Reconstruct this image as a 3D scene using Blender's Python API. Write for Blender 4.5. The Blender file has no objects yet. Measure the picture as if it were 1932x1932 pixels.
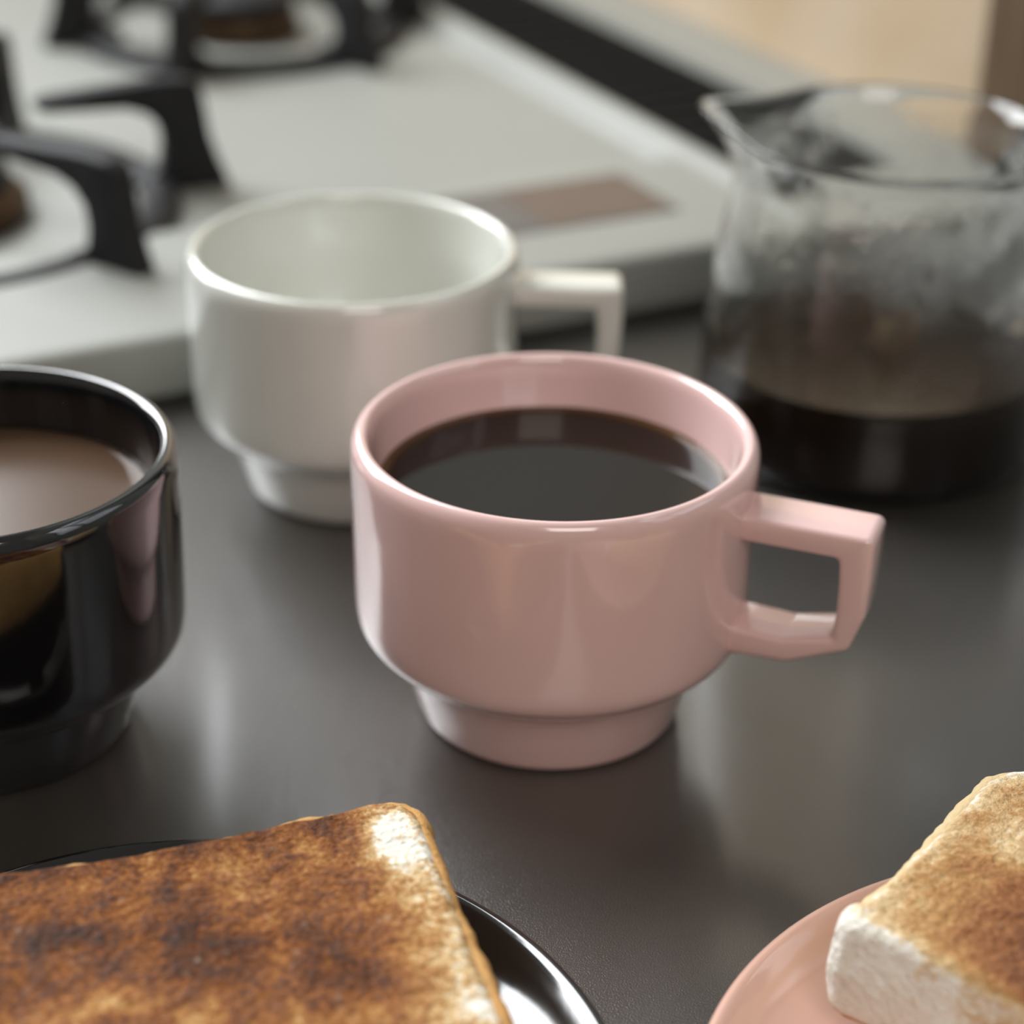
import bpy, bmesh, math, random
import numpy as np
from mathutils import Vector, Matrix, noise

random.seed(7)
scene = bpy.context.scene
COL = scene.collection
MM = 0.001

# ------------------------------------------------------------------ camera
cam_data = bpy.data.cameras.new('camera')
cam = bpy.data.objects.new('camera', cam_data)
COL.objects.link(cam)
PITCH, ROLL, CAM_H, F_PX = 0.484, 0.020, 0.2464, 3837.0
cam_data.sensor_fit = 'HORIZONTAL'
cam_data.sensor_width = 36.0
cam_data.lens = 36.0 * F_PX / 1932.0
cam_data.clip_start = 0.01
cp, sp = math.cos(PITCH), math.sin(PITCH)
fwd = Vector((0, cp, -sp)); rgt = Vector((1, 0, 0)); up = Vector((0, sp, cp))
r2 = rgt * math.cos(ROLL) + up * math.sin(ROLL)
u2 = up * math.cos(ROLL) - rgt * math.sin(ROLL)
m = Matrix.Identity(4)
for i in range(3):
    m[i][0] = r2[i]; m[i][1] = u2[i]; m[i][2] = -fwd[i]
m[2][3] = CAM_H
cam.matrix_world = m
cam_data.dof.use_dof = True
cam_data.dof.focus_distance = 0.372
cam_data.dof.aperture_fstop = 8.2
scene.camera = cam

# ------------------------------------------------------------------ view and world
scene.view_settings.view_transform = 'Standard'
scene.view_settings.look = 'None'
scene.view_settings.gamma = 1.0
scene.view_settings.use_curve_mapping = False
scene.view_settings.exposure = 0.8
scene.cycles.max_bounces = 14
scene.cycles.transmission_bounces = 12
scene.cycles.glossy_bounces = 6
scene.cycles.diffuse_bounces = 4
scene.cycles.caustics_reflective = True
scene.cycles.sample_clamp_indirect = 4.0

w = bpy.data.worlds.new('world'); scene.world = w; w.use_nodes = True
wn = w.node_tree
bg = wn.nodes['Background']
bg.inputs['Color'].default_value = (0.98, 0.94, 0.86, 1)
bg.inputs['Strength'].default_value = 0.13

ANG = math.radians(27.5)          # direction the stove side and the wall are turned by
CU, SU = math.cos(ANG), math.sin(ANG)
def UV(u, v, z=0.0):
    """room coordinates in mm (u: away towards the wall, v: along the wall) to world metres"""
    return Vector(((u * CU - v * SU) * MM, (u * SU + v * CU) * MM, z * MM))

def area(name, loc, direction, sx, sy, power, color):
    l = bpy.data.lights.new(name, 'AREA'); l.shape = 'RECTANGLE'
    l.size = sx; l.size_y = sy; l.energy = power; l.color = color
    o = bpy.data.objects.new(name, l); COL.objects.link(o)
    o.location = loc
    d = Vector(direction).normalized()
    o.rotation_euler = d.to_track_quat('-Z', 'Y').to_euler()
    return o

# daylight through the two window openings
W1_U, W1_V, W1_Z = -160, 1262, 925          # centre of the far window
W2_U, W2_V, W2_Z = 530, -60, 560            # centre of the window in the back wall, beside the camera
area('daylight_far_window', UV(W1_U, W1_V, W1_Z), -UV(0, 1, 0), 0.80, 1.12, 26.0, (0.94, 0.97, 0.99))
area('daylight_near_window', UV(W2_U, W2_V, W2_Z), -UV(1, 0, 0), 0.62, 0.66, 1.9, (0.86, 0.91, 1.0))
area('warm_fill_light', (0.25, -0.95, 1.25), (-0.12, 1.3, -1.2), 0.7, 0.7, 5.6, (1.0, 0.91, 0.83))  # added warm fill from behind the camera, no lamp fixture there

# ------------------------------------------------------------------ material helpers
def mat(name, color=(0.8, 0.8, 0.8), rough=0.5, **kw):
    mt = bpy.data.materials.new(name); mt.use_nodes = True
    b = mt.node_tree.nodes['Principled BSDF']
    b.inputs['Base Color'].default_value = (*color, 1)
    b.inputs['Roughness'].default_value = rough
    for k, v in kw.items():
        b.inputs[k].default_value = v
    return mt, b, mt.node_tree

def node(t, kind, **kw):
    n = t.nodes.new(kind)
    for k, v in kw.items():
        if hasattr(n, k): setattr(n, k, v)
        else: n.inputs[k].default_value = v
    return n

def ramp(t, fac, stops, interp='LINEAR'):
    r = t.nodes.new('ShaderNodeValToRGB'); cr = r.color_ramp; cr.interpolation = interp
    while len(cr.elements) < len(stops): cr.elements.new(0.5)
    for e, (p, c) in zip(cr.elements, stops):
        e.position = p; e.color = (*c, 1) if len(c) == 3 else c
    t.links.new(fac, r.inputs['Fac'])
    return r.outputs['Color']

def math_node(t, op, a, b=None, clamp=False):
    n = t.nodes.new('ShaderNodeMath'); n.operation = op; n.use_clamp = clamp
    for i, x in enumerate((a, b)):
        if x is None: continue
        if isinstance(x, (int, float)): n.inputs[i].default_value = x
        else: t.links.new(x, n.inputs[i])
    return n.outputs[0]

def mixc(t, fac, a, b, mode='MIX'):
    n = t.nodes.new('ShaderNodeMix'); n.data_type = 'RGBA'; n.blend_type = mode
    ins = [i for i in n.inputs if i.enabled] if False else n.inputs
    def setin(idx, x):
        if isinstance(x, (int, float)): ins[idx].default_value = x
        elif isinstance(x, tuple): ins[idx].default_value = (*x, 1)
        else: t.links.new(x, ins[idx])
    setin(0, fac); setin(6, a); setin(7, b)
    return n.outputs[2]

def bump(t, b, height, dist, strength=1.0):
    n = t.nodes.new('ShaderNodeBump')
    n.inputs['Distance'].default_value = dist; n.inputs['Strength'].default_value = strength
    t.links.new(height, n.inputs['Height']); t.links.new(n.outputs[0], b.inputs['Normal'])

def nz(t, scale, detail=3, rough=0.5, co='Object', vec=None, dist=0.0):
    n = t.nodes.new('ShaderNodeTexNoise')
    n.inputs['Scale'].default_value = scale; n.inputs['Detail'].default_value = detail
    n.inputs['Roughness'].default_value = rough; n.inputs['Distortion'].default_value = dist
    if vec is None:
        tc = t.nodes.new('ShaderNodeTexCoord'); vec = tc.outputs[co]
    t.links.new(vec, n.inputs['Vector'])
    return n.outputs['Fac']

# ------------------------------------------------------------------ mesh helpers
def link(name, me, material=None, parent=None, smooth=True):
    o = bpy.data.objects.new(name, me); COL.objects.link(o)
    if material: me.materials.append(material)
    if smooth:
        for p in me.polygons: p.use_smooth = True
    if parent: o.parent = parent
    return o

def from_py(name, verts, faces, material, parent=None, smooth=True):
    me = bpy.data.meshes.new(name)
    me.from_pydata([tuple(v) for v in verts], [], faces)
    bm = bmesh.new(); bm.from_mesh(me)
    bmesh.ops.recalc_face_normals(bm, faces=bm.faces); bm.to_mesh(me); bm.free()
    return link(name, me, material, parent, smooth)

def lathe(name, prof, material, parent=None, seg=144, closed=False, deform=None):
    """prof: list of (r, z) in mm, swept round z"""
    verts, faces, rows = [], [], []
    for r, z in prof:
        if r < 1e-6:
            rows.append([len(verts)]); verts.append((0, 0, z * MM)); continue
        row = []
        for k in range(seg):
            a = 2 * math.pi * k / seg
            x, y, zz = r * math.cos(a), r * math.sin(a), z
            if deform: x, y, zz = deform(x, y, zz, a, r)
            row.append(len(verts)); verts.append((x * MM, y * MM, zz * MM))
        rows.append(row)
    pairs = list(zip(rows[:-1], rows[1:]))
    if closed: pairs.append((rows[-1], rows[0]))
    for A, B in pairs:
        if len(A) == 1 and len(B) == 1: continue
        for k in range(seg):
            k2 = (k + 1) % seg
            if len(A) == 1: faces.append((A[0], B[k], B[k2]))
            elif len(B) == 1: faces.append((A[k], A[k2], B[0]))
            else: faces.append((A[k], A[k2], B[k2], B[k]))
    return from_py(name, verts, faces, material, parent)

def rounded(pts, radii, n=6, closed=False):
    """2-D polyline with its corners rounded by the given radii"""
    out = []
    N = len(pts)
    for i, p in enumerate(pts):
        r = radii[i] if isinstance(radii, (list, tuple)) else radii
        if (not closed and i in (0, N - 1)) or r <= 0:
            out.append(tuple(p)); continue
        a, b, c = Vector(pts[i - 1]), Vector(p), Vector(pts[(i + 1) % N])
        d1, d2 = (a - b), (c - b)
        l1, l2 = d1.length, d2.length
        d1.normalize(); d2.normalize()
        ang = d1.angle(d2)
        t = min(r / math.tan(ang / 2), 0.49 * l1, 0.49 * l2)
        p1, p2 = b + d1 * t, b + d2 * t
        for k in range(n + 1):
            s = k / n
            q = p1 * (1 - s) ** 2 + b * 2 * s * (1 - s) + p2 * s ** 2
            out.append((q.x, q.y))
    return out

def bevel(o, wdt, seg=3, angle=0.6):
    b = o.modifiers.new('bevel', 'BEVEL'); b.width = wdt * MM; b.segments = seg
    b.limit_method = 'ANGLE'; b.angle_limit = angle
    b.harden_normals = False
    return o

def box(name, lo, hi, material, parent=None, bev=0, smooth=False):
    """lo, hi in mm in the parent's frame"""
    (x0, y0, z0), (x1, y1, z1) = lo, hi
    v = [(x * MM, y * MM, z * MM) for x in (x0, x1) for y in (y0, y1) for z in (z0, z1)]
    f = [(0, 1, 3, 2), (4, 6, 7, 5), (0, 4, 5, 1), (2, 3, 7, 6), (0, 2, 6, 4), (1, 5, 7, 3)]
    o = from_py(name, v, f, material, parent, smooth)
    if bev: bevel(o, bev); [setattr(p, 'use_smooth', True) for p in o.data.polygons]
    return o

def empty(name, loc, rotz=0.0):
    o = bpy.data.objects.new(name, None); COL.objects.link(o)
    o.location = loc; o.rotation_euler = (0, 0, rotz); o.empty_display_size = 0.02
    return o

def tag(o, label, cat, group=None):
    o['label'] = label; o['category'] = cat
    if group: o['group'] = group
    return o

def structure(o, label):
    o['kind'] = 'structure'; o['label'] = label
    return o

def prism(name, outline, holes, y0, y1, material, parent=None, bev=0.0, seg=3):
    """outline in the (x, z) plane in mm, optionally one hole joined by quads, extruded from y0 to y1"""
    bm = bmesh.new()
    def ring(pts, y): return [bm.verts.new((x * MM, y * MM, z * MM)) for x, z in pts]
    fronts = [ring(outline, y0)] + [ring(h, y0) for h in holes]
    backs = [ring(outline, y1)] + [ring(h, y1) for h in holes]
    for f, b in zip(fronts, backs):
        n = len(f)
        for i in range(n): bm.faces.new((f[i], f[(i + 1) % n], b[(i + 1) % n], b[i]))
    for side in (fronts, backs):
        es = []
        for rg in side:
            n = len(rg)
            for i in range(n):
                e = bm.edges.get((rg[i], rg[(i + 1) % n]))
                es.append(e)
        if holes: bmesh.ops.triangle_fill(bm, edges=es, use_beauty=True)
        else: bm.faces.new(side[0])
    bmesh.ops.recalc_face_normals(bm, faces=bm.faces)
    bmesh.ops.dissolve_limit(bm, angle_limit=0.01, verts=bm.verts, edges=bm.edges)
    me = bpy.data.meshes.new(name); bm.to_mesh(me); bm.free()
    o = link(name, me, material, parent, True)
    if bev: bevel(o, bev, seg, 0.35)
    return o

def tube(name, pts, radius, material, parent=None, closed=False, seg=16):
    """pts in mm; radius in mm or list"""
    verts, faces = [], []
    P = [Vector(p) for p in pts]; n = len(P)
    prev = None
    for i, p in enumerate(P):
        if closed: t = (P[(i + 1) % n] - P[i - 1])
        else: t = P[min(i + 1, n - 1)] - P[max(i - 1, 0)]
        t.normalize()
        if prev is None:
            ref = Vector((0, 0, 1)) if abs(t.z) < 0.9 else Vector((0, 1, 0))
            a = t.cross(ref).normalized()
        else:
            a = (prev - t * prev.dot(t)).normalized()
        prev = a; b = t.cross(a)
        r = radius[i] if isinstance(radius, (list, tuple)) else radius
        for k in range(seg):
            th = 2 * math.pi * k / seg
            verts.append((p + a * r * math.cos(th) + b * r * math.sin(th)) * MM)
    for i in range(n if closed else n - 1):
        j = (i + 1) % n
        for k in range(seg):
            k2 = (k + 1) % seg
            faces.append((i * seg + k, i * seg + k2, j * seg + k2, j * seg + k))
    if not closed:
        faces.append(tuple(range(seg))); faces.append(tuple((n - 1) * seg + k for k in range(seg)))
    return from_py(name, verts, faces, material, parent)

# ------------------------------------------------------------------ materials
def glaze(name, color, rough=0.12, sss=0.0, tint=None):
    mt, b, t = mat(name, color, rough)
    n = nz(t, 60, 3)
    dark = tuple(c * 0.93 for c in color)
    t.links.new(mixc(t, n, dark, color), b.inputs['Base Color'])
    b.inputs['Coat Weight'].default_value = 1.0
    b.inputs['Coat Roughness'].default_value = 0.06
    if sss:
        b.inputs['Subsurface Weight'].default_value = sss
        b.inputs['Subsurface Radius'].default_value = (0.004, 0.002, 0.0015)
        b.inputs['Subsurface Scale'].default_value = 0.6
    f = nz(t, 240, 2)
    bump(t, b, f, 0.00004, 0.5)
    return mt
M_pink = glaze('pink_glaze', (0.82, 0.555, 0.535), 0.20)
M_white = glaze('white_glaze', (0.66, 0.67, 0.62), 0.16)
M_black = glaze('black_glaze', (0.006, 0.006, 0.007), 0.10)
M_pinkplate = glaze('pink_plate_glaze', (0.74, 0.45, 0.36), 0.34)

def coffee_mat(name, deep, edge, r0, r1, rough=0.04):
    mt, b, t = mat(name, deep, rough)
    tc = t.nodes.new('ShaderNodeTexCoord')
    sep = t.nodes.new('ShaderNodeSeparateXYZ'); t.links.new(tc.outputs['Object'], sep.inputs[0])
    rr = math_node(t, 'SQRT', math_node(t, 'ADD', math_node(t, 'MULTIPLY', sep.outputs[0], sep.outputs[0]),
                                        math_node(t, 'MULTIPLY', sep.outputs[1], sep.outputs[1])))
    f = math_node(t, 'DIVIDE', math_node(t, 'SUBTRACT', rr, r0 * MM), (r1 - r0) * MM, True)
    t.links.new(ramp(t, f, [(0, deep), (0.6, tuple((d * 2 + e) / 3 for d, e in zip(deep, edge))), (1, edge)]), b.inputs['Base Color'])
    b.inputs['IOR'].default_value = 1.34
    return mt
M_coffee = coffee_mat('black_coffee', (0.010, 0.006, 0.004), (0.10, 0.045, 0.012), 33.5, 36.0)
M_coffee.node_tree.nodes['Principled BSDF'].inputs['Specular IOR Level'].default_value = 0.33
M_milkcoffee = coffee_mat('milk_coffee', (0.085, 0.050, 0.031), (0.055, 0.031, 0.019), 34.5, 36.0, 0.22)
M_milkcoffee.node_tree.nodes['Principled BSDF'].inputs['Specular IOR Level'].default_value = 0.25
M_carafecoffee, _b, _t = mat('carafe_coffee', (0.012, 0.006, 0.003), 0.03, IOR=1.34)
_b.inputs['Specular IOR Level'].default_value = 0.06

# satin dark grey laminate with a very fine pebble grain
M_table, b, t = mat('grey_laminate', (0.085, 0.083, 0.078), 0.32)
n1 = nz(t, 2700, 2, 0.55); n2 = nz(t, 35, 4)
t.links.new(mixc(t, n2, (0.044, 0.040, 0.035), (0.056, 0.051, 0.045)), b.inputs['Base Color'])
b.inputs['Specular IOR Level'].default_value = 0.8
b.inputs['Coat Weight'].default_value = 1.0
b.inputs['Coat Roughness'].default_value = 0.19
b.inputs['Coat IOR'].default_value = 1.5
bump(t, b, n1, 0.00018, 1.0)

M_enamel, b, t = mat('pale_enamel', (0.52, 0.53, 0.48), 0.5)
n = nz(t, 14, 4)
t.links.new(mixc(t, n, (0.25, 0.255, 0.235), (0.285, 0.29, 0.265)), b.inputs['Base Color'])
bump(t, b, nz(t, 60, 2), 0.0003, 0.3)
M_iron, b, t = mat('cast_iron', (0.014, 0.014, 0.016), 0.6)
b.inputs['Specular IOR Level'].default_value = 0.3
t.links.new(mixc(t, nz(t, 120, 4), (0.006, 0.006, 0.007), (0.015, 0.014, 0.016)), b.inputs['Base Color'])
bump(t, b, nz(t, 900, 2), 0.0003, 0.6)
M_vent, b, t = mat('black_vent_enamel', (0.005, 0.005, 0.005), 0.8)
b.inputs['Specular IOR Level'].default_value = 0.1
bump(t, b, nz(t, 400, 2), 0.0002, 0.5)
M_burner, b, t = mat('burner_alloy', (0.05, 0.035, 0.022), 0.45, Metallic=0.7)
t.links.new(mixc(t, nz(t, 200, 4), (0.03, 0.027, 0.024), (0.11, 0.055, 0.02)), b.inputs['Base Color'])
M_label_grey, b, t = mat('grey_print', (0.17, 0.165, 0.16), 0.4)
t.links.new(mixc(t, nz(t, 50, 3), (0.085, 0.082, 0.08), (0.12, 0.115, 0.11)), b.inputs['Base Color'])
M_label_brown, b, t = mat('brown_print', (0.20, 0.14, 0.11), 0.4)
t.links.new(mixc(t, nz(t, 50, 3), (0.085, 0.062, 0.050), (0.125, 0.090, 0.072)), b.inputs['Base Color'])

M_wall, b, t = mat('beige_wall', (0.46, 0.36, 0.25), 0.75)
n = nz(t, 9, 4, 0.55, dist=0.6)
t.links.new(ramp(t, n, [(0.3, (0.56, 0.41, 0.25)), (0.5, (0.62, 0.48, 0.33)), (0.7, (0.68, 0.56, 0.43))]), b.inputs['Base Color'])
bump(t, b, nz(t, 300, 3), 0.0005, 0.4)
M_paint, b, t = mat('grey_green_paint', (0.26, 0.27, 0.245), 0.8)
bump(t, b, nz(t, 150, 3), 0.0006, 0.4)
M_plaster, b, t = mat('plain_plaster', (0.60, 0.58, 0.54), 0.8)
bump(t, b, nz(t, 150, 3), 0.0006, 0.4)
M_floor, b, t = mat('floor_boards', (0.20, 0.14, 0.09), 0.5)
tc = t.nodes.new('ShaderNodeTexCoord'); mp = t.nodes.new('ShaderNodeMapping'); mp.inputs['Scale'].default_value = (1, 14, 14)
t.links.new(tc.outputs['Object'], mp.inputs[0])
t.links.new(ramp(t, nz(t, 3, 5, vec=mp.outputs[0]), [(0.3, (0.15, 0.10, 0.06)), (0.7, (0.25, 0.175, 0.11))]), b.inputs['Base Color'])
M_wood, b, t = mat('dark_wood', (0.12, 0.075, 0.04), 0.5)
tc = t.nodes.new('ShaderNodeTexCoord'); mp = t.nodes.new('ShaderNodeMapping'); mp.inputs['Scale'].default_value = (30, 30, 2)
t.links.new(tc.outputs['Object'], mp.inputs[0])
t.links.new(ramp(t, nz(t, 5, 5, vec=mp.outputs[0]), [(0.3, (0.085, 0.05, 0.026)), (0.7, (0.15, 0.10, 0.055))]), b.inputs['Base Color'])
M_alu, b, t = mat('dark_sash', (0.045, 0.05, 0.058), 0.4, Metallic=0.2)
bump(t, b, nz(t, 200, 2), 0.0002, 0.3)
M_counter, b, t = mat('counter_steel', (0.35, 0.35, 0.34), 0.35, Metallic=0.6)
bump(t, b, nz(t, 200, 2), 0.0002, 0.3)
M_cabinet, b, t = mat('cabinet_white', (0.6, 0.58, 0.54), 0.5)
bump(t, b, nz(t, 100, 2), 0.0002, 0.3)

# clear glass, and the same glass with droplets and mist on the inside
M_glass, b, t = mat('clear_glass', (1, 1, 1), 0.0, IOR=1.47)
b.inputs['Transmission Weight'].default_value = 1.0
bump(t, b, nz(t, 40, 2), 0.0006, 0.15)
M_mist, b, t = mat('misted_glass', (1, 1, 1), 0.06, IOR=1.47)
b.inputs['Transmission Weight'].default_value = 1.0
b.inputs['Base Color'].default_value = (0.93, 0.93, 0.90, 1)
vo = t.nodes.new('ShaderNodeTexVoronoi'); vo.inputs['Scale'].default_value = 420
tc = t.nodes.new('ShaderNodeTexCoord'); mp = t.nodes.new('ShaderNodeMapping'); mp.inputs['Scale'].default_value = (1, 1, 0.55)
t.links.new(tc.outputs['Object'], mp.inputs[0]); t.links.new(mp.outputs[0], vo.inputs['Vector'])
drop = ramp(t, vo.outputs['Distance'], [(0.0, (1, 1, 1)), (0.45, (0, 0, 0))])
patch = ramp(t, nz(t, 60, 3), [(0.42, (0, 0, 0)), (0.58, (1, 1, 1))])
hgt = mixc(t, 1.0, drop, patch, 'MULTIPLY')
bump(t, b, hgt, 0.0004, 0.6)
df = t.nodes.new('ShaderNodeBsdfTranslucent'); df.inputs['Color'].default_value = (0.75, 0.76, 0.72, 1)
dd = t.nodes.new('ShaderNodeBsdfDiffuse'); dd.inputs['Color'].default_value = (0.62, 0.62, 0.58, 1)
ms = t.nodes.new('ShaderNodeMixShader'); ms.inputs[0].default_value = 0.5
t.links.new(df.outputs[0], ms.inputs[1]); t.links.new(dd.outputs[0], ms.inputs[2])
mx = t.nodes.new('ShaderNodeMixShader')
sz = t.nodes.new('ShaderNodeSeparateXYZ'); t.links.new(tc.outputs['Object'], sz.inputs[0])
high = ramp(t, math_node(t, 'MULTIPLY', sz.outputs[2], 10.0), [(0.48, (0.03,) * 3), (0.62, (1,) * 3)])
fac = math_node(t, 'MULTIPLY', patch, 0.18)
fac = math_node(t, 'MULTIPLY', math_node(t, 'ADD', fac, 0.07), high)
t.links.new(fac, mx.inputs[0]); t.links.new(b.outputs[0], mx.inputs[1]); t.links.new(ms.outputs[0], mx.inputs[2])
t.links.new(mx.outputs[0], t.nodes['Material Output'].inputs['Surface'])

# ------------------------------------------------------------------ room
TABLE_V = 517.5
room_rot = ANG
def uvbox(name, lo, hi, material, bev=0):
    """box given in room coordinates, its own object rotated with the room"""
    c = [(a + b2) / 2 for a, b2 in zip(lo, hi)]
    o = box(name, [a - q for a, q in zip(lo, c)], [a - q for a, q in zip(hi, c)], material, None, bev)
    o.location = UV(*c); o.rotation_euler = (0, 0, room_rot)
    return o
FZ = -720
structure(uvbox('floor', (-1900, -900, FZ - 40), (572, 1370, FZ), M_floor), 'brown wooden floor under the table')

# back wall (u = 508) with an opening for the window beside the camera
def wall_with_hole(name, along0, along1, z0, z1, h0, h1, hz0, hz1, place, material):
    """four blocks joined into one wall mesh around a rectangular opening"""
    blocks = [(along0, h0, z0, z1), (h1, along1, z0, z1), (h0, h1, z0, hz0), (h0, h1, hz1, z1)]
    verts, faces = [], []
    for a0, a1, b0, b1 in blocks:
        base = len(verts)
        for a in (a0, a1):
            for d in (0, 80):
                for z in (b0, b1): verts.append(place(a, d, z))
        for f in [(0, 1, 3, 2), (4, 6, 7, 5), (0, 4, 5, 1), (2, 3, 7, 6), (0, 2, 6, 4), (1, 5, 7, 3)]:
            faces.append(tuple(base + i for i in f))
    return from_py(name, verts, faces, material, None, False)
WU = 492
wb = wall_with_hole('wall_back', -900, 1290, FZ, 1600, -390, 270, 230, 900, lambda a, d, z: UV(WU + d, a, z), M_paint)
structure(wb, 'grey green wall behind the stove and beside the table')
structure(uvbox('trim_3', (484, 566, 20), (491.8, 1285, 320), M_wall, 0.5), 'beige splashback panel along the wall behind the stove')
wf = wall_with_hole('wall_left', -1900, WU, FZ, 1600, -570, 250, 350, 1500, lambda a, d, z: UV(a, 1290 + d, z), M_plaster)
structure(wf, 'pale far wall with a window')

def window(name, place, a0, a1, z0, z1, label):
    """frame, mullion and curtain-side sash set into the wall opening"""
    root = empty(name, place((a0 + a1) / 2, 40, z0)); root['kind'] = 'structure'; root['label'] = label
    def bar(nm, lo, hi, d0=20, d1=60):
        v = [place(a, d, z) - root.location for a in (lo[0], hi[0]) for d in (d0, d1) for z in (lo[1], hi[1])]
        f = [(0, 1, 3, 2), (4, 6, 7, 5), (0, 4, 5, 1), (2, 3, 7, 6), (0, 2, 6, 4), (1, 5, 7, 3)]
        return from_py(nm, v, f, M_alu, root, False)
    T = 26
    bar('frame_bar', (a0, z0), (a1, z0 + T)); bar('frame_bar', (a0, z1 - T), (a1, z1))
    bar('frame_bar', (a0, z0 + T), (a0 + T, z1 - T)); bar('frame_bar', (a1 - T, z0 + T), (a1, z1 - T))
    mid = (a0 + a1) / 2
    bar('mullion', (mid - 16, z0 + T), (mid + 16, z1 - T), 24, 56)
    for pa, pb in ((a0 + T, mid - 16), (mid + 16, a1 - T)):
        bar('pane', (pa, z0 + T), (pb, z1 - T), 38, 42).data.materials[0] = M_glass
    return root
window('window_1', lambda a, d, z: UV(a, 1290 + d, z), -570, 250, 350, 1500, 'daylit window in the far wall')
window('window_2', lambda a, d, z: UV(WU + d, a, z), -390, 270, 230, 900, 'daylit window in the wall beside the table')

# wooden upright on the wall and the dark strip next to it
o = uvbox('trim_1', (474, 524, 22), (WU - .2, 558, 1600), M_wood, 1.0)
structure(o, 'dark brown wooden upright against the beige wall')
o = uvbox('trim_2', (470, 462, 22), (WU - .2, 523, 1600), M_alu, 1.0)
structure(o, 'dark grey strip beside the brown wooden upright')

# counter that carries the stove (below the table's level)
cc = empty('kitchen_counter', UV(180, 850, FZ), ANG)
tag(cc, 'low white kitchen counter under the gas stove', 'counter')
box('cabinet', (-275, -330, 0), (308, 330, 510), M_cabinet, cc, 2)
box('worktop', (-285, -331, 510), (310, 336, 540), M_counter, cc, 2)

# ------------------------------------------------------------------ table
tb = empty('table', UV(60, -60, FZ), ANG)
tag(tb, 'dark grey satin table that carries the cups and plates', 'table')
def tloc(u, v): return u - 60, v + 60
x0, y0 = tloc(-600, -500); x1, y1 = tloc(490, TABLE_V)
box('tabletop', (x0, y0, -FZ - 25), (x1, y1, -FZ), M_table, tb, 1.5)
for lx in (x0 + 30, x1 - 70):
    for ly in (y0 + 30, y1 - 70):
        box('leg', (lx, ly, 0), (lx + 40, ly + 40, -FZ - 25), M_table, tb, 1.5)

# ------------------------------------------------------------------ gas stove
SZ = -180                       # stove foot level, top lip at 20
SU0, SV0 = 185, 815
st = empty('gas_stove', UV(SU0, SV0, SZ), ANG)
tag(st, 'pale enamelled gas stove behind the cups, its side edge along the table', 'stove')
def sl(u, v, z): return (u - SU0, v - SV0, z - SZ)
LIP = 20.0
U0, U1, V0, V1 = -110, 486, 519.5, 1110
def sheet():
    """stove top as a height field over (u, v): lip, recessed pan, raised ridge before the vent"""
    us = sorted(set([U0, U0 + 2, U0 + 5] + list(np.linspace(U0 + 12, 364, 30)) + [368, 370, 372, 374, 376, 378, 380, 382, 384, 386, 388, 389.5, 392, 396, 448, 451, 452.5, 455, 470, 480, 484, U1]))
    vs = sorted(set([V0, V0 + .6, V0 + 1.5, V0 + 3, V0 + 5, V0 + 8, V0 + 14, 545, 556, 561, 563, 575, 595, 600, 603, 606, 609, 612, 616, 622, 635] + list(np.linspace(655, V1 - 20, 34)) + [V1 - 8, V1 - 3, V1]))
    def h(u, v):
        z = LIP
        dv = v - V0
        if dv < 5: z -= 2.6 * (1 - math.sqrt(max(0, 1 - ((5 - dv) / 5) ** 2)))
        elif dv < 14: z -= 0.0
        if u < U0 + 5: z -= 3.0 * ((U0 + 5 - u) / 5) ** 2
        def sm(a, b2, x):
            s = min(1, max(0, (x - a) / (b2 - a))); return s * s * (3 - 2 * s)
        pan = sm(600, 616, v) * (1 - sm(374, 381, u)) * sm(U0 + 10, U0 + 40, u)
        z -= 5.0 * pan
        ridge = sm(376, 382, u) * (1 - sm(384.5, 389.5, u)) * sm(V0 + 3, V0 + 14, v)
        z += 3.5 * ridge
        slot = sm(389.5, 392, u) * (1 - sm(450, 452.5, u)) * sm(561, 563, v)
        z -= 12 * slot
        return z
    verts = [Vector(sl(u, v, h(u, v))) * MM for v in vs for u in us]
    nu, nv = len(us), len(vs)
    faces = [(j * nu + i, j * nu + i + 1, (j + 1) * nu + i + 1, (j + 1) * nu + i) for j in range(nv - 1) for i in range(nu - 1)]
    # skirt down to the feet
    per = [i for i in range(nu)] + [(j + 1) * nu - 1 for j in range(1, nv)] + [(nv - 1) * nu + i for i in range(nu - 2, -1, -1)] + [j * nu for j in range(nv - 2, 0, -1)]
    base = len(verts)
    n = len(per)
    cxm, cym = ((U0 + U1) / 2 - SU0) * MM, ((V0 + V1) / 2 - SV0) * MM
    def lower(z, inset):
        row = []
        for k in per:
            p = verts[k].copy(); p.z = (z - SZ) * MM
            p.x -= math.copysign(inset * MM, p.x - cxm) if abs(abs(p.x - cxm) - (U1 - U0) / 2 * MM) < 1e-6 else 0
            p.y -= math.copysign(inset * MM, p.y - cym) if abs(abs(p.y - cym) - (V1 - V0) / 2 * MM) < 1e-6 else 0
            row.append(len(verts)); verts.append(p)
        return row
    rows = [per, lower(2.0, 0), lower(1.6, 1), lower(1.6, 12), lower(SZ, 12)]
    for ra, rb in zip(rows[:-1], rows[1:]):
        for i in range(n):
            j = (i + 1) % n
            faces.append((ra[i], ra[j], rb[j], rb[i]))
    faces.append(tuple(rows[-1]))
    o = from_py('body', verts, faces, M_enamel, st, True)
    me = o.data
    me.set_sharp_from_angle(angle=math.radians(50))
    return o
sheet()
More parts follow.
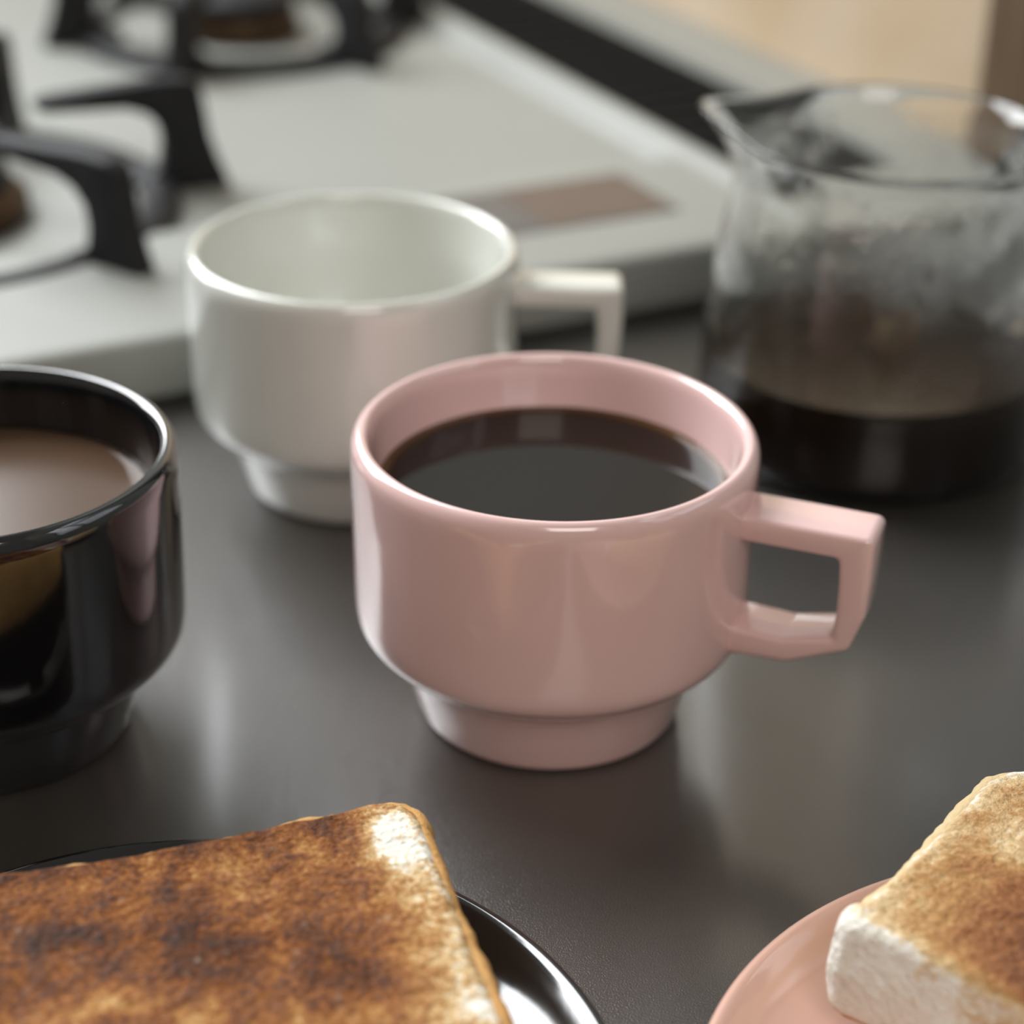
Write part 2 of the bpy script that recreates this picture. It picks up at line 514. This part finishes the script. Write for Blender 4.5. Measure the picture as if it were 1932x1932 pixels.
# dark vent cover lying in the slot behind the ridge, with louvre bars across it
box('vent_cover', sl(393, 564, 9), sl(449.5, 1090, 17.4), M_vent, st, 1.0)
vent_bars = bmesh.new()
for k in range(32):
    c = sl(421, 585 + k * 16, 17.7)
    bmesh.ops.create_cube(vent_bars, size=1, matrix=Matrix.Translation(Vector(c) * MM) @ Matrix.Diagonal((0.040, 0.005, 0.0016, 1)))
me = bpy.data.meshes.new('vent_louvre'); vent_bars.to_mesh(me); vent_bars.free()
o = link('vent_louvre', me, M_vent, st, False); o['kind'] = 'stuff'
# printed label on the enamel near the corner
box('label_plate', sl(226, 552, 19.9), sl(349, 594, 20.35), M_label_grey, st, 0.15)['label'] = 'grey printed label on the enamel'
box('label_print', sl(300, 553.5, 20.3), sl(347.5, 592.5, 20.5), M_label_brown, st)['label'] = 'brown field of the label'
A_U, A_V, B_U, B_V = 120, 660, 300, 842
PAN = 15.0
def burner(u, v, r, cap_r):
    d = empty('burner', Vector(sl(u, v, PAN)) * MM); d.parent = st
    lathe('burner_base', [(0, 1), (r, 1), (r, 7), (r - 4, 11), (cap_r, 12), (0, 12)], M_burner, d, 48)
    lathe('burner_cap', [(0, 12.0), (cap_r - 2, 12.0), (cap_r, 13.5), (cap_r, 17), (cap_r - 4, 19.5), (0, 20.5)], M_iron, d, 48)
    lathe('drip_dish', [(cap_r + 10, 0.4), (r + 22, 0.6), (r + 34, 2.6), (r + 38, 3.0), (r + 38, 0.1)], M_enamel, d, 72)
burner(A_U, A_V, 36, 30)
burner(B_U, B_V, 26, 24)

# cast-iron pot supports: separate things standing on the stove
def pot_support(u, v, F, ring, angles, arm, label, H=39):
    """F: radius of the feet, ring: radius of the base ring, arm: radius where the fingers end"""
    root = empty('pot_support', UV(u, v, PAN), ANG)
    tag(root, label, 'pot support', 'cast iron pot supports on the stove')
    pr = [(ring - 6, 0.3), (ring + 5, 0.3), (ring + 6, 2), (ring + 4, 5.5), (ring - 3, 6.5), (ring - 6, 5)]
    lathe('base_ring', pr, M_iron, root, 96, closed=True)
    prof = [(F, 0.3), (F - 0.8, 3), (F - 4, 11), (F - 6.5, 19), (F - 7.5, 27), (F - 9, H - 3), (F - 13, H), (F - 24, H + 0.5),
            (arm, H - 2), (arm - 3, H - 4.5), (arm, H - 7), (F - 35, H - 8.5), (F - 28, H - 11), (F - 23.5, H - 16),
            (F - 22.5, H - 22), (F - 24, 9.5), (F - 29, 6.2), (F - 34, 5.4), (F - 35, 0.3)]
    for a in angles:
        pg = prism('prong', prof, [], -4.2, 4.2, M_iron, root, 1.3, 2)
        pg.rotation_euler = (0, 0, math.radians(a))
    return root
pot_support(A_U, A_V, 106, 80, (-62, -3, 58, 118, 178, 238), 43, 'near cast iron pot support with curved prongs, left of the white cup')
pot_support(B_U, B_V, 86, 66, (-69, -12, 52, 112, 172, 231), 40, 'far cast iron pot support round the small rear burner', 34)

# ------------------------------------------------------------------ cups
OUT = [(0, 1.2), (25.0, 1.2), (25.6, 0.2), (27.6, 0.0), (28.5, 0.8), (28.9, 2.0), (32.4, 14.4), (32.8, 15.6), (34.0, 16.4), (35.2, 17.1),
       (38.0, 19.3), (40.3, 21.4), (41.5, 23.6), (41.95, 26.5), (42.1, 30), (42.2, 37), (42.4, 52), (42.55, 60)]
RIM = [(42.5, 62.4), (42.2, 64.0), (41.4, 65.3), (40.3, 65.8), (39.3, 65.3), (38.7, 64.2), (38.3, 62.4)]
INN = [(37.6, 58), (36.9, 54), (36.3, 50), (35.6, 40), (34.6, 30), (32.8, 23), (29, 17), (24, 13), (15, 10), (0, 9.4)]
def smooth_prof(p, n=3):
    """Catmull-Rom refinement of a profile"""
    out = []
    for i in range(len(p) - 1):
        a, b2 = p[i], p[i + 1]
        p0 = p[max(i - 1, 0)]; p3 = p[min(i + 2, len(p) - 1)]
        for k in range(n):
            s = k / n
            q = [0.5 * (2 * a[j] + (b2[j] - p0[j]) * s + (2 * p0[j] - 5 * a[j] + 4 * b2[j] - p3[j]) * s * s + (3 * a[j] - p0[j] - 3 * b2[j] + p3[j]) * s ** 3) for j in (0, 1)]
            out.append((max(0, q[0]), q[1]))
    out.append(p[-1])
    return out
def cup(name, c, label, material, handle_deg, liquid=None, zl=54.0):
    root = empty(name, (c[0] * MM, c[1] * MM, 0), math.radians(handle_deg))
    tag(root, label, 'cup')
    prof = OUT[:6] + smooth_prof(OUT[6:] + RIM + INN, 3)
    lathe('cup_body', prof, material, root, 160)
    outer = [(40.2, 57.3), (69.0, 57.3), (69.0, 48), (68.6, 39.5), (66.0, 31.2), (53.5, 25.6), (39.6, 24.9)]
    inner = [(40.0, 51.7), (62.2, 51.7), (62.6, 46), (62.7, 40), (62.4, 33.4), (52.5, 31.1), (40.0, 31.6)]
    rad = [0, 2.0, 0, 2.5, 2.2, 5, 0]
    outer = rounded(outer, rad, 5); inner = rounded(inner, [0, 1.6, 0, 1.0, 1.4, 5, 0], 5)
    hv, hf = [], []
    for (xo, zo), (xi, zi) in zip(outer, inner):
        for x, y, z in ((xo, -6.3, zo), (xo, 6.3, zo), (xi, 6.3, zi), (xi, -6.3, zi)): hv.append((x * MM, y * MM, z * MM))
    nh = len(outer)
    for i in range(nh - 1):
        for k in range(4): hf.append((i * 4 + k, i * 4 + (k + 1) % 4, i * 4 + 4 + (k + 1) % 4, i * 4 + 4 + k))
    hf.append((0, 1, 2, 3)); hf.append(tuple((nh - 1) * 4 + k for k in range(4)))
    bevel(from_py('handle', hv, hf, material, root), 1.3, 3, 0.9)
    if liquid:
        rl = 36.0
        for (ra, za), (rb, zb) in zip(INN[:-1], INN[1:]):
            if zb <= zl <= za: rl = rb + (ra - rb) * (zl - zb) / (za - zb)
        lq = lathe('coffee', [(0, zl), (rl - 3, zl), (rl - 1.2, zl + 0.12), (rl - 0.1, zl + 0.55), (rl - 1.2, zl - 5), (0, zl - 6)], liquid, root, 128)
    return root
cup('pink_cup', (8.7, 380.2), 'glossy pink ceramic cup full of black coffee with a square handle', M_pink, -20.5, M_coffee, 53.8)
cup('white_cup', (-41.8, 487.7), 'empty white ceramic cup standing behind the pink cup', M_white, 0.5)
cup('black_cup', (-110.5, 366.8), 'glossy black ceramic cup holding milky brown coffee', M_black, 168, M_milkcoffee, 52.5)

# ------------------------------------------------------------------ glass carafe
cr = empty('glass_carafe', (0.0985, 0.520, 0), 0)
tag(cr, 'clear glass coffee carafe with a pouring lip, a third full of coffee', 'carafe')
SP = math.radians(163)
def spout(x, y, z, a, r):
    d = (a - SP + math.pi) % (2 * math.pi) - math.pi
    g = math.exp(-(d / 0.27) ** 2)
    k = max(0.0, (z - 68) / 20.0)
    k = k * k
    push = 8.5 * g * k
    side = math.exp(-((abs(d) - 0.55) / 0.25) ** 2) * -1.2 * k
    f = (r + push + side) / r
    return x * f, y * f, z + 1.8 * g * k
gout = [(0, 0.6), (38, 0.6), (42, 0.2), (45.5, 1.6), (47.2, 5), (47.6, 10), (47.3, 20), (46.2, 35), (44.8, 50), (43.0, 62), (41.4, 71), (40.7, 77), (41.0, 82), (42.2, 86), (43.2, 87.6)]
grim = [(43.3, 88.5), (42.6, 88.9)]
gin = [(41.6, 88.0), (40.2, 86), (39.0, 82), (38.8, 77), (39.5, 71), (41.1, 62), (42.9, 50), (44.3, 35), (45.4, 20), (45.7, 10), (45.2, 6), (43.5, 3.6), (40, 2.6), (0, 2.4)]
po = smooth_prof(gout + grim + gin, 3)
gl = lathe('carafe_body', po, M_glass, cr, 180, deform=spout)
gl.data.materials.append(M_mist)
n_out = 3 * (len(gout) + len(grim) - 1)
# the inner wall above the coffee is misted
for p in gl.data.polygons:
    cz = sum(gl.data.vertices[v].co.z for v in p.vertices) / len(p.vertices)
    cr_ = sum(math.hypot(gl.data.vertices[v].co.x, gl.data.vertices[v].co.y) for v in p.vertices) / len(p.vertices)
    inner = min(p.vertices) >= 1 + (n_out - 1) * 180
    if inner and 0.029 < cz < 0.083: p.material_index = 1
lathe('coffee', [(0, 1.6), (40.5, 1.7), (44.2, 3.0), (46.0, 6.0), (46.3, 10), (45.9, 20), (45.2, 26.6), (44.3, 26.9), (43.4, 26.5), (0, 26.5)], M_carafecoffee, cr, 128)
hd = math.radians(32)
hp = []
for s in np.linspace(0, 1, 33):
    # D-shaped loop from the neck out and back to the belly
    ang = math.pi * (0.5 - s)
    hx = 44 + 29 * math.cos(ang) ** 0.6 if math.cos(ang) > 0 else 44
    hz = 47 + 24 * math.sin(ang)
    hp.append((hx * math.cos(hd), hx * math.sin(hd), hz))
tube('handle', hp, [4.6] * 3 + [3.8] * 27 + [4.6] * 3, M_glass, cr, seg=20)

# ------------------------------------------------------------------ plates
def plate(name, c, material, label):
    root_prof = [(0, 1.5), (38, 1.5), (39, 0.1), (42, 0.0), (43.5, 1.2), (58, 4.4), (68, 7.6), (73.6, 10.0), (74.6, 11.0), (74.8, 11.9), (74.0, 12.6), (72.8, 12.4),
                 (70.5, 11.0), (66, 8.6), (57, 6.0), (46, 4.3), (30, 3.6), (0, 3.4)]
    o = lathe(name, root_prof[:5] + smooth_prof(root_prof[5:], 3), material, None, 180)
    o.location = (c[0] * MM, c[1] * MM, 0)
    return tag(o, label, 'plate')
plate('black_plate', (-52.8, 236), M_black, 'glossy black plate under the dark toasted bread')
plate('pink_plate', (104.6, 236), M_pinkplate, 'pink ceramic plate under the cut half of toast')

# ------------------------------------------------------------------ toast
def toast_top_mat(name, kind):
    mt, b, t = mat(name, (0.5, 0.3, 0.12), 0.85)
    tc = t.nodes.new('ShaderNodeTexCoord')
    at = t.nodes.new('ShaderNodeAttribute'); at.attribute_name = 'toasting'
    D = kind == 'dark'
    big = nz(t, 55, 4, 0.55, vec=tc.outputs['Object'], dist=0.3)
    mid = nz(t, 210, 4, 0.65, vec=tc.outputs['Object'])
    fine = nz(t, 800, 4, 0.75, vec=tc.outputs['Object'])
    f = at.outputs['Fac']
    for tex, amt in ((big, 1.15 if D else 0.55), (mid, 0.85 if D else 0.45), (fine, 1.0 if D else 0.45)):
        f = math_node(t, 'ADD', f, math_node(t, 'MULTIPLY', math_node(t, 'SUBTRACT', tex, 0.5), amt))
    f = math_node(t, 'MAXIMUM', f, 0.0)
    col = ramp(t, f, [(0.0, (0.95, 0.91, 0.81)), (0.14, (0.74, 0.54, 0.29)), (0.32, (0.48, 0.25, 0.085)), (0.52, (0.29, 0.105, 0.030)),
                      (0.76, (0.12, 0.040, 0.014)), (1.0, (0.045, 0.018, 0.010))])
    # pale crumbs and pores that stayed unbrowned
    v2 = t.nodes.new('ShaderNodeTexVoronoi'); v2.inputs['Scale'].default_value = 330
    t.links.new(tc.outputs['Object'], v2.inputs['Vector'])
    sparse = ramp(t, nz(t, 120, 2, vec=tc.outputs['Object']), [(0.52, (0, 0, 0)), (0.66, (1, 1, 1))])
    spk = mixc(t, 1.0, ramp(t, v2.outputs['Distance'], [(0.05, (1, 1, 1)), (0.30, (0, 0, 0))]), sparse, 'MULTIPLY')
    col = mixc(t, math_node(t, 'MULTIPLY', spk, 0.32 if D else 0.15), col, (0.62, 0.47, 0.33))
    t.links.new(col, b.inputs['Base Color'])
    vo = t.nodes.new('ShaderNodeTexVoronoi'); vo.inputs['Scale'].default_value = 520
    t.links.new(tc.outputs['Object'], vo.inputs['Vector'])
    hgt = math_node(t, 'ADD', math_node(t, 'MULTIPLY', fine, 0.7), math_node(t, 'MULTIPLY', vo.outputs['Distance'], 0.5))
    hgt = math_node(t, 'ADD', hgt, math_node(t, 'MULTIPLY', mid, 1.2))
    bump(t, b, hgt, 0.0014, 0.9)
    b.inputs['Subsurface Weight'].default_value = 0.12
    b.inputs['Subsurface Radius'].default_value = (0.003, 0.0018, 0.0009)
    b.inputs['Subsurface Scale'].default_value = 0.5
    if kind == 'dark':
        # buttery shine
        b.inputs['Specular IOR Level'].default_value = 0.18
        t.links.new(ramp(t, mid, [(0.4, (0.9,) * 3), (0.66, (0.5,) * 3)]), b.inputs['Roughness'])
    return mt
M_toast_dark = toast_top_mat('toasted_face_dark', 'dark')
M_toast_light = toast_top_mat('toasted_face_light', 'light')
def crust_mat(name, c0, c1):
    mt, b, t = mat(name, c0, 0.8)
    t.links.new(mixc(t, nz(t, 90, 5, 0.65), c0, c1), b.inputs['Base Color'])
    bump(t, b, nz(t, 500, 4, 0.7), 0.0008, 0.8)
    return mt
M_crust_dark = crust_mat('crust_golden', (0.46, 0.22, 0.055), (0.66, 0.38, 0.13))
M_crust_light = crust_mat('crust_pale', (0.66, 0.46, 0.22), (0.76, 0.62, 0.38))

def toast(name, loc, rotdeg, hx, hy, T, label, topm, crustm, radii, pinch, char, cut=None, N=150, M=16, wht=None):
    """slice of bread: crumb slab with a toasted face, crust band round it (left off along the cut side)"""
    root = empty(name, (loc[0] * MM, loc[1] * MM, loc[2] * MM), math.radians(rotdeg))
    tag(root, label, 'toast')
    def outline(x, y):
        # (x, y) on the border of the rectangle, corners rounded per quadrant, sides drawn in a little
        ix, iy = (1 if x > 0 else 0), (1 if y > 0 else 0)
        r = radii[iy * 2 + ix]
        cx, cy = (hx - r) * (1 if ix else -1), (hy - r) * (1 if iy else -1)
        if abs(x) > hx - r and abs(y) > hy - r:
            d = Vector((x - cx, y - cy)); d.normalize(); x, y = cx + r * d.x, cy + r * d.y
        px = pinch[0] if x > 0 else pinch[1]; py = pinch[2] if y > 0 else pinch[3]
        gx = 1 - min(1, abs(y) / hy) ** 2; gy = 1 - min(1, abs(x) / hx) ** 2
        return x - math.copysign(px * gx * abs(x) / hx, x), y - math.copysign(py * gy * abs(y) / hy, y)
    inset = 1.6
    def topz(x, y, s):
        e = max(0.0, (s - 0.94) / 0.06)
        z = T - 1.9 * e ** 2.2
        z += 0.55 * noise.noise(Vector((x * .045, y * .045, 3.1))) + 0.28 * noise.noise(Vector((x * .28, y * .28, 1.7))) + 0.16 * noise.noise(Vector((x * .8, y * .8, 5.5)))
        z -= 1.2 * math.exp(-((1 - s) / 0.35) ** 2) * 0 + 0.8 * (1 - s) 
        return z
    verts, faces, tv = [], [], []
    idx = {}
    def place(i, j):
        a, b2 = -1 + 2 * i / N, -1 + 2 * j / N
        s = max(abs(a), abs(b2))
        if s < 1e-9: return 0.0, 0.0, 0.0
        X, Y = outline(a / s * hx, b2 / s * hy)
        f = s
        X *= f; Y *= f
        q = s ** 6
        def side_in(v, cutside): return v
        return X, Y, s
    def wob(x, y, z): return 0.55 * noise.noise(Vector((x * .13, y * .13, z * .12))) + 0.30 * noise.noise(Vector((x * .5, y * .5, z * .5)))
    for j in range(N + 1):
        for i in range(N + 1):
            x, y, s = place(i, j)
            k = 1 - inset / max(hx, hy) * (s ** 8 if cut is None or y > -hy + 6 else 0.0)
            k *= 1 + (wob(x, y, 0) / 60.0) * s ** 6
            idx[(i, j)] = len(verts); verts.append((x * k, y * k, topz(x, y, s)))
            tv.append(max(0, min(1, char(x, y, s))))
    for j in range(N):
        for i in range(N):
            faces.append((idx[(i, j)], idx[(i + 1, j)], idx[(i + 1, j + 1)], idx[(i, j + 1)]))
    per = [(i, 0) for i in range(N)] + [(N, j) for j in range(N)] + [(i, N) for i in range(N, 0, -1)] + [(0, j) for j in range(N, 0, -1)]
    prev = [idx[q] for q in per]
    nper = len(per)
    mats = [0] * len(faces)
    for r in range(1, M + 1):
        row = []
        s = r / M
        for q, (i, j) in enumerate(per):
            x0_, y0_, z0_ = verts[idx[(i, j)]]
            z = z0_ * (1 - s) + 0.6 * s; tvv = 0.55 * max(0.0, (s - 0.88) / 0.12)
            bul = 0.9 * math.sin(math.pi * min(1, s * 1.0)) + 1.2 * wob(x0_, y0_, z * 1.3 + 30) * math.sin(math.pi * s)
            if s > 0.85: bul -= 1.4 * ((s - 0.85) / 0.15) ** 2
            d = Vector((x0_, y0_))
            # outward direction: mostly the nearer side
            nx = (abs(x0_) / hx) ** 10; ny = (abs(y0_) / hy) ** 10
            n = Vector((math.copysign(nx, x0_), math.copysign(ny, y0_))); n = n.normalized() if n.length > 1e-6 else d.normalized()
            row.append(len(verts)); verts.append((x0_ + n.x * bul, y0_ + n.y * bul, z)); tv.append(tvv)
        for q in range(nper):
            q2 = (q + 1) % nper
            faces.append((prev[q], prev[q2], row[q2], row[q]))
        prev = row
    c = len(verts); verts.append((0, 0, 0.6)); tv.append(0.4)
    for q in range(nper): faces.append((prev[q], prev[(q + 1) % nper], c))
    # browned underside rim
    for q in prev: tv[q] = 0.6
    me = bpy.data.meshes.new('crumb')
    me.from_pydata([(a * MM, b2 * MM, z * MM) for a, b2, z in verts], [], faces)
    bm = bmesh.new(); bm.from_mesh(me); bmesh.ops.recalc_face_normals(bm, faces=bm.faces); bm.to_mesh(me); bm.free()
    at = me.attributes.new('toasting', 'FLOAT', 'POINT'); at.data.foreach_set('value', tv)
    link('crumb', me, topm, root, True)
    # crust band
    cs = [(-2.2, 1.0), (-0.6, 0.2), (0.5, 1.2), (1.0, T * .3), (1.15, T * .55), (0.9, T - 5.0), (0.35, T - 2.8), (-0.3, T - 1.9), (-1.2, T - 1.35), (-2.4, T - 1.6), (-3.0, T - 4), (-3.0, T * .4)]
    K = 360
    ring = []
    pts = []
    for q in range(K):
        a = 4.0 * q / K; sd = int(a); f = a - sd
        x, y = [(-1 + 2 * f, -1), (1, -1 + 2 * f), (1 - 2 * f, 1), (-1, 1 - 2 * f)][sd]
        pts.append((x * hx, y * hy, sd))
    if cut: pts = [p for p in pts if not (p[2] == 0)] + [(-hx, -hy, 0)]
    P2 = [outline(p[0], p[1]) for p in pts]
    vs, fs = [], []
    L = len(P2)
    for q, (x, y) in enumerate(P2):
        if cut: xa, ya = P2[max(q - 1, 0)]; xb, yb = P2[min(q + 1, L - 1)]
        else: xa, ya = P2[q - 1]; xb, yb = P2[(q + 1) % L]
        tx, ty = xb - xa, yb - ya; l = math.hypot(tx, ty) or 1; nx, ny = ty / l, -tx / l
        for (dd_, z) in cs:
            k = dd_ + (1.0 * noise.noise(Vector((x * .1, y * .1, z * .1 + 9))) + 0.5 * noise.noise(Vector((x * .45, y * .45, z * .3)))) * (1 if dd_ > -2 else 0)
            zz = z + (0.7 * noise.noise(Vector((x * .12, y * .12, 4))) if z > T * .6 else 0)
            vs.append(((x + nx * (k - .6)) * MM, (y + ny * (k - .6)) * MM, zz * MM))
    C_ = len(cs)
    for q in range(L - 1 if cut else L):
        q2 = (q + 1) % L
        for k in range(C_):
            k2 = (k + 1) % C_
            fs.append((q * C_ + k, q2 * C_ + k, q2 * C_ + k2, q * C_ + k2))
    if cut:
        fs.append(tuple(range(C_))); fs.append(tuple((L - 1) * C_ + k for k in range(C_)))
    from_py('crust', vs, fs, crustm, root)
    return root

def char_dark(x, y, s):
    # pale towards the +x side, white at the far corner, dark blotches over the middle
    e = max(0, (x - 22) / 36.0)
    v = 0.62 - 0.33 * e ** 1.3
    v -= 0.75 * math.exp(-(((x - 51) / 5.0) ** 2 + ((y - 42) / 7.0) ** 2))
    v -= 0.10 * math.exp(-(((x - 55) / 6.0) ** 2)) * (1 if y < 44 else 0.3)
    v += 0.22 * math.exp(-(((x - 28) / 15) ** 2 + ((y - 18) / 14) ** 2))
    v += 0.12 * math.exp(-(((y - 52) / 6.0) ** 2)) * (1 if x < 44 else 0.2)
    v -= 0.16 * math.exp(-(((x + 8) / 26) ** 2 + ((y + 6) / 16) ** 2))
    return v
def char_light(x, y, s):
    dl = x + 58; dc = y + 29; db = 29 - y
    v = 0.44 - 0.36 * math.exp(-(dl / 9.0)) - 0.28 * math.exp(-((db + 0.0) / 7.0)) - 0.10 * math.exp(-dc / 2.0)
    v += 0.16 * math.exp(-((dl - 34) / 14) ** 2)
    v -= 0.22 * math.exp(-(((x + 42) / 7) ** 2 + ((y - 8) / 9) ** 2))
    if s > 0.995: v *= 0.3
    return v
toast('dark_toast', (-54.2, 229.4, 11.6), 17.4, 58, 57, 21.5, 'thick browned slice of toast with dark patches on the black plate', M_toast_dark, M_crust_dark,
      (12, 12, 12, 9), (1.2, 3.0, 5.0, 3.0), char_dark)
toast('half_toast', (119.8, 257.2, 11.2), -37, 58, 32, 21.5, 'pale half slice of toast, its white cut side facing out, on the pink plate', M_toast_light, M_crust_light,
      (4, 4, 13, 13), (1.0, 1.0, 2.0, 0.0), char_light, cut=True)
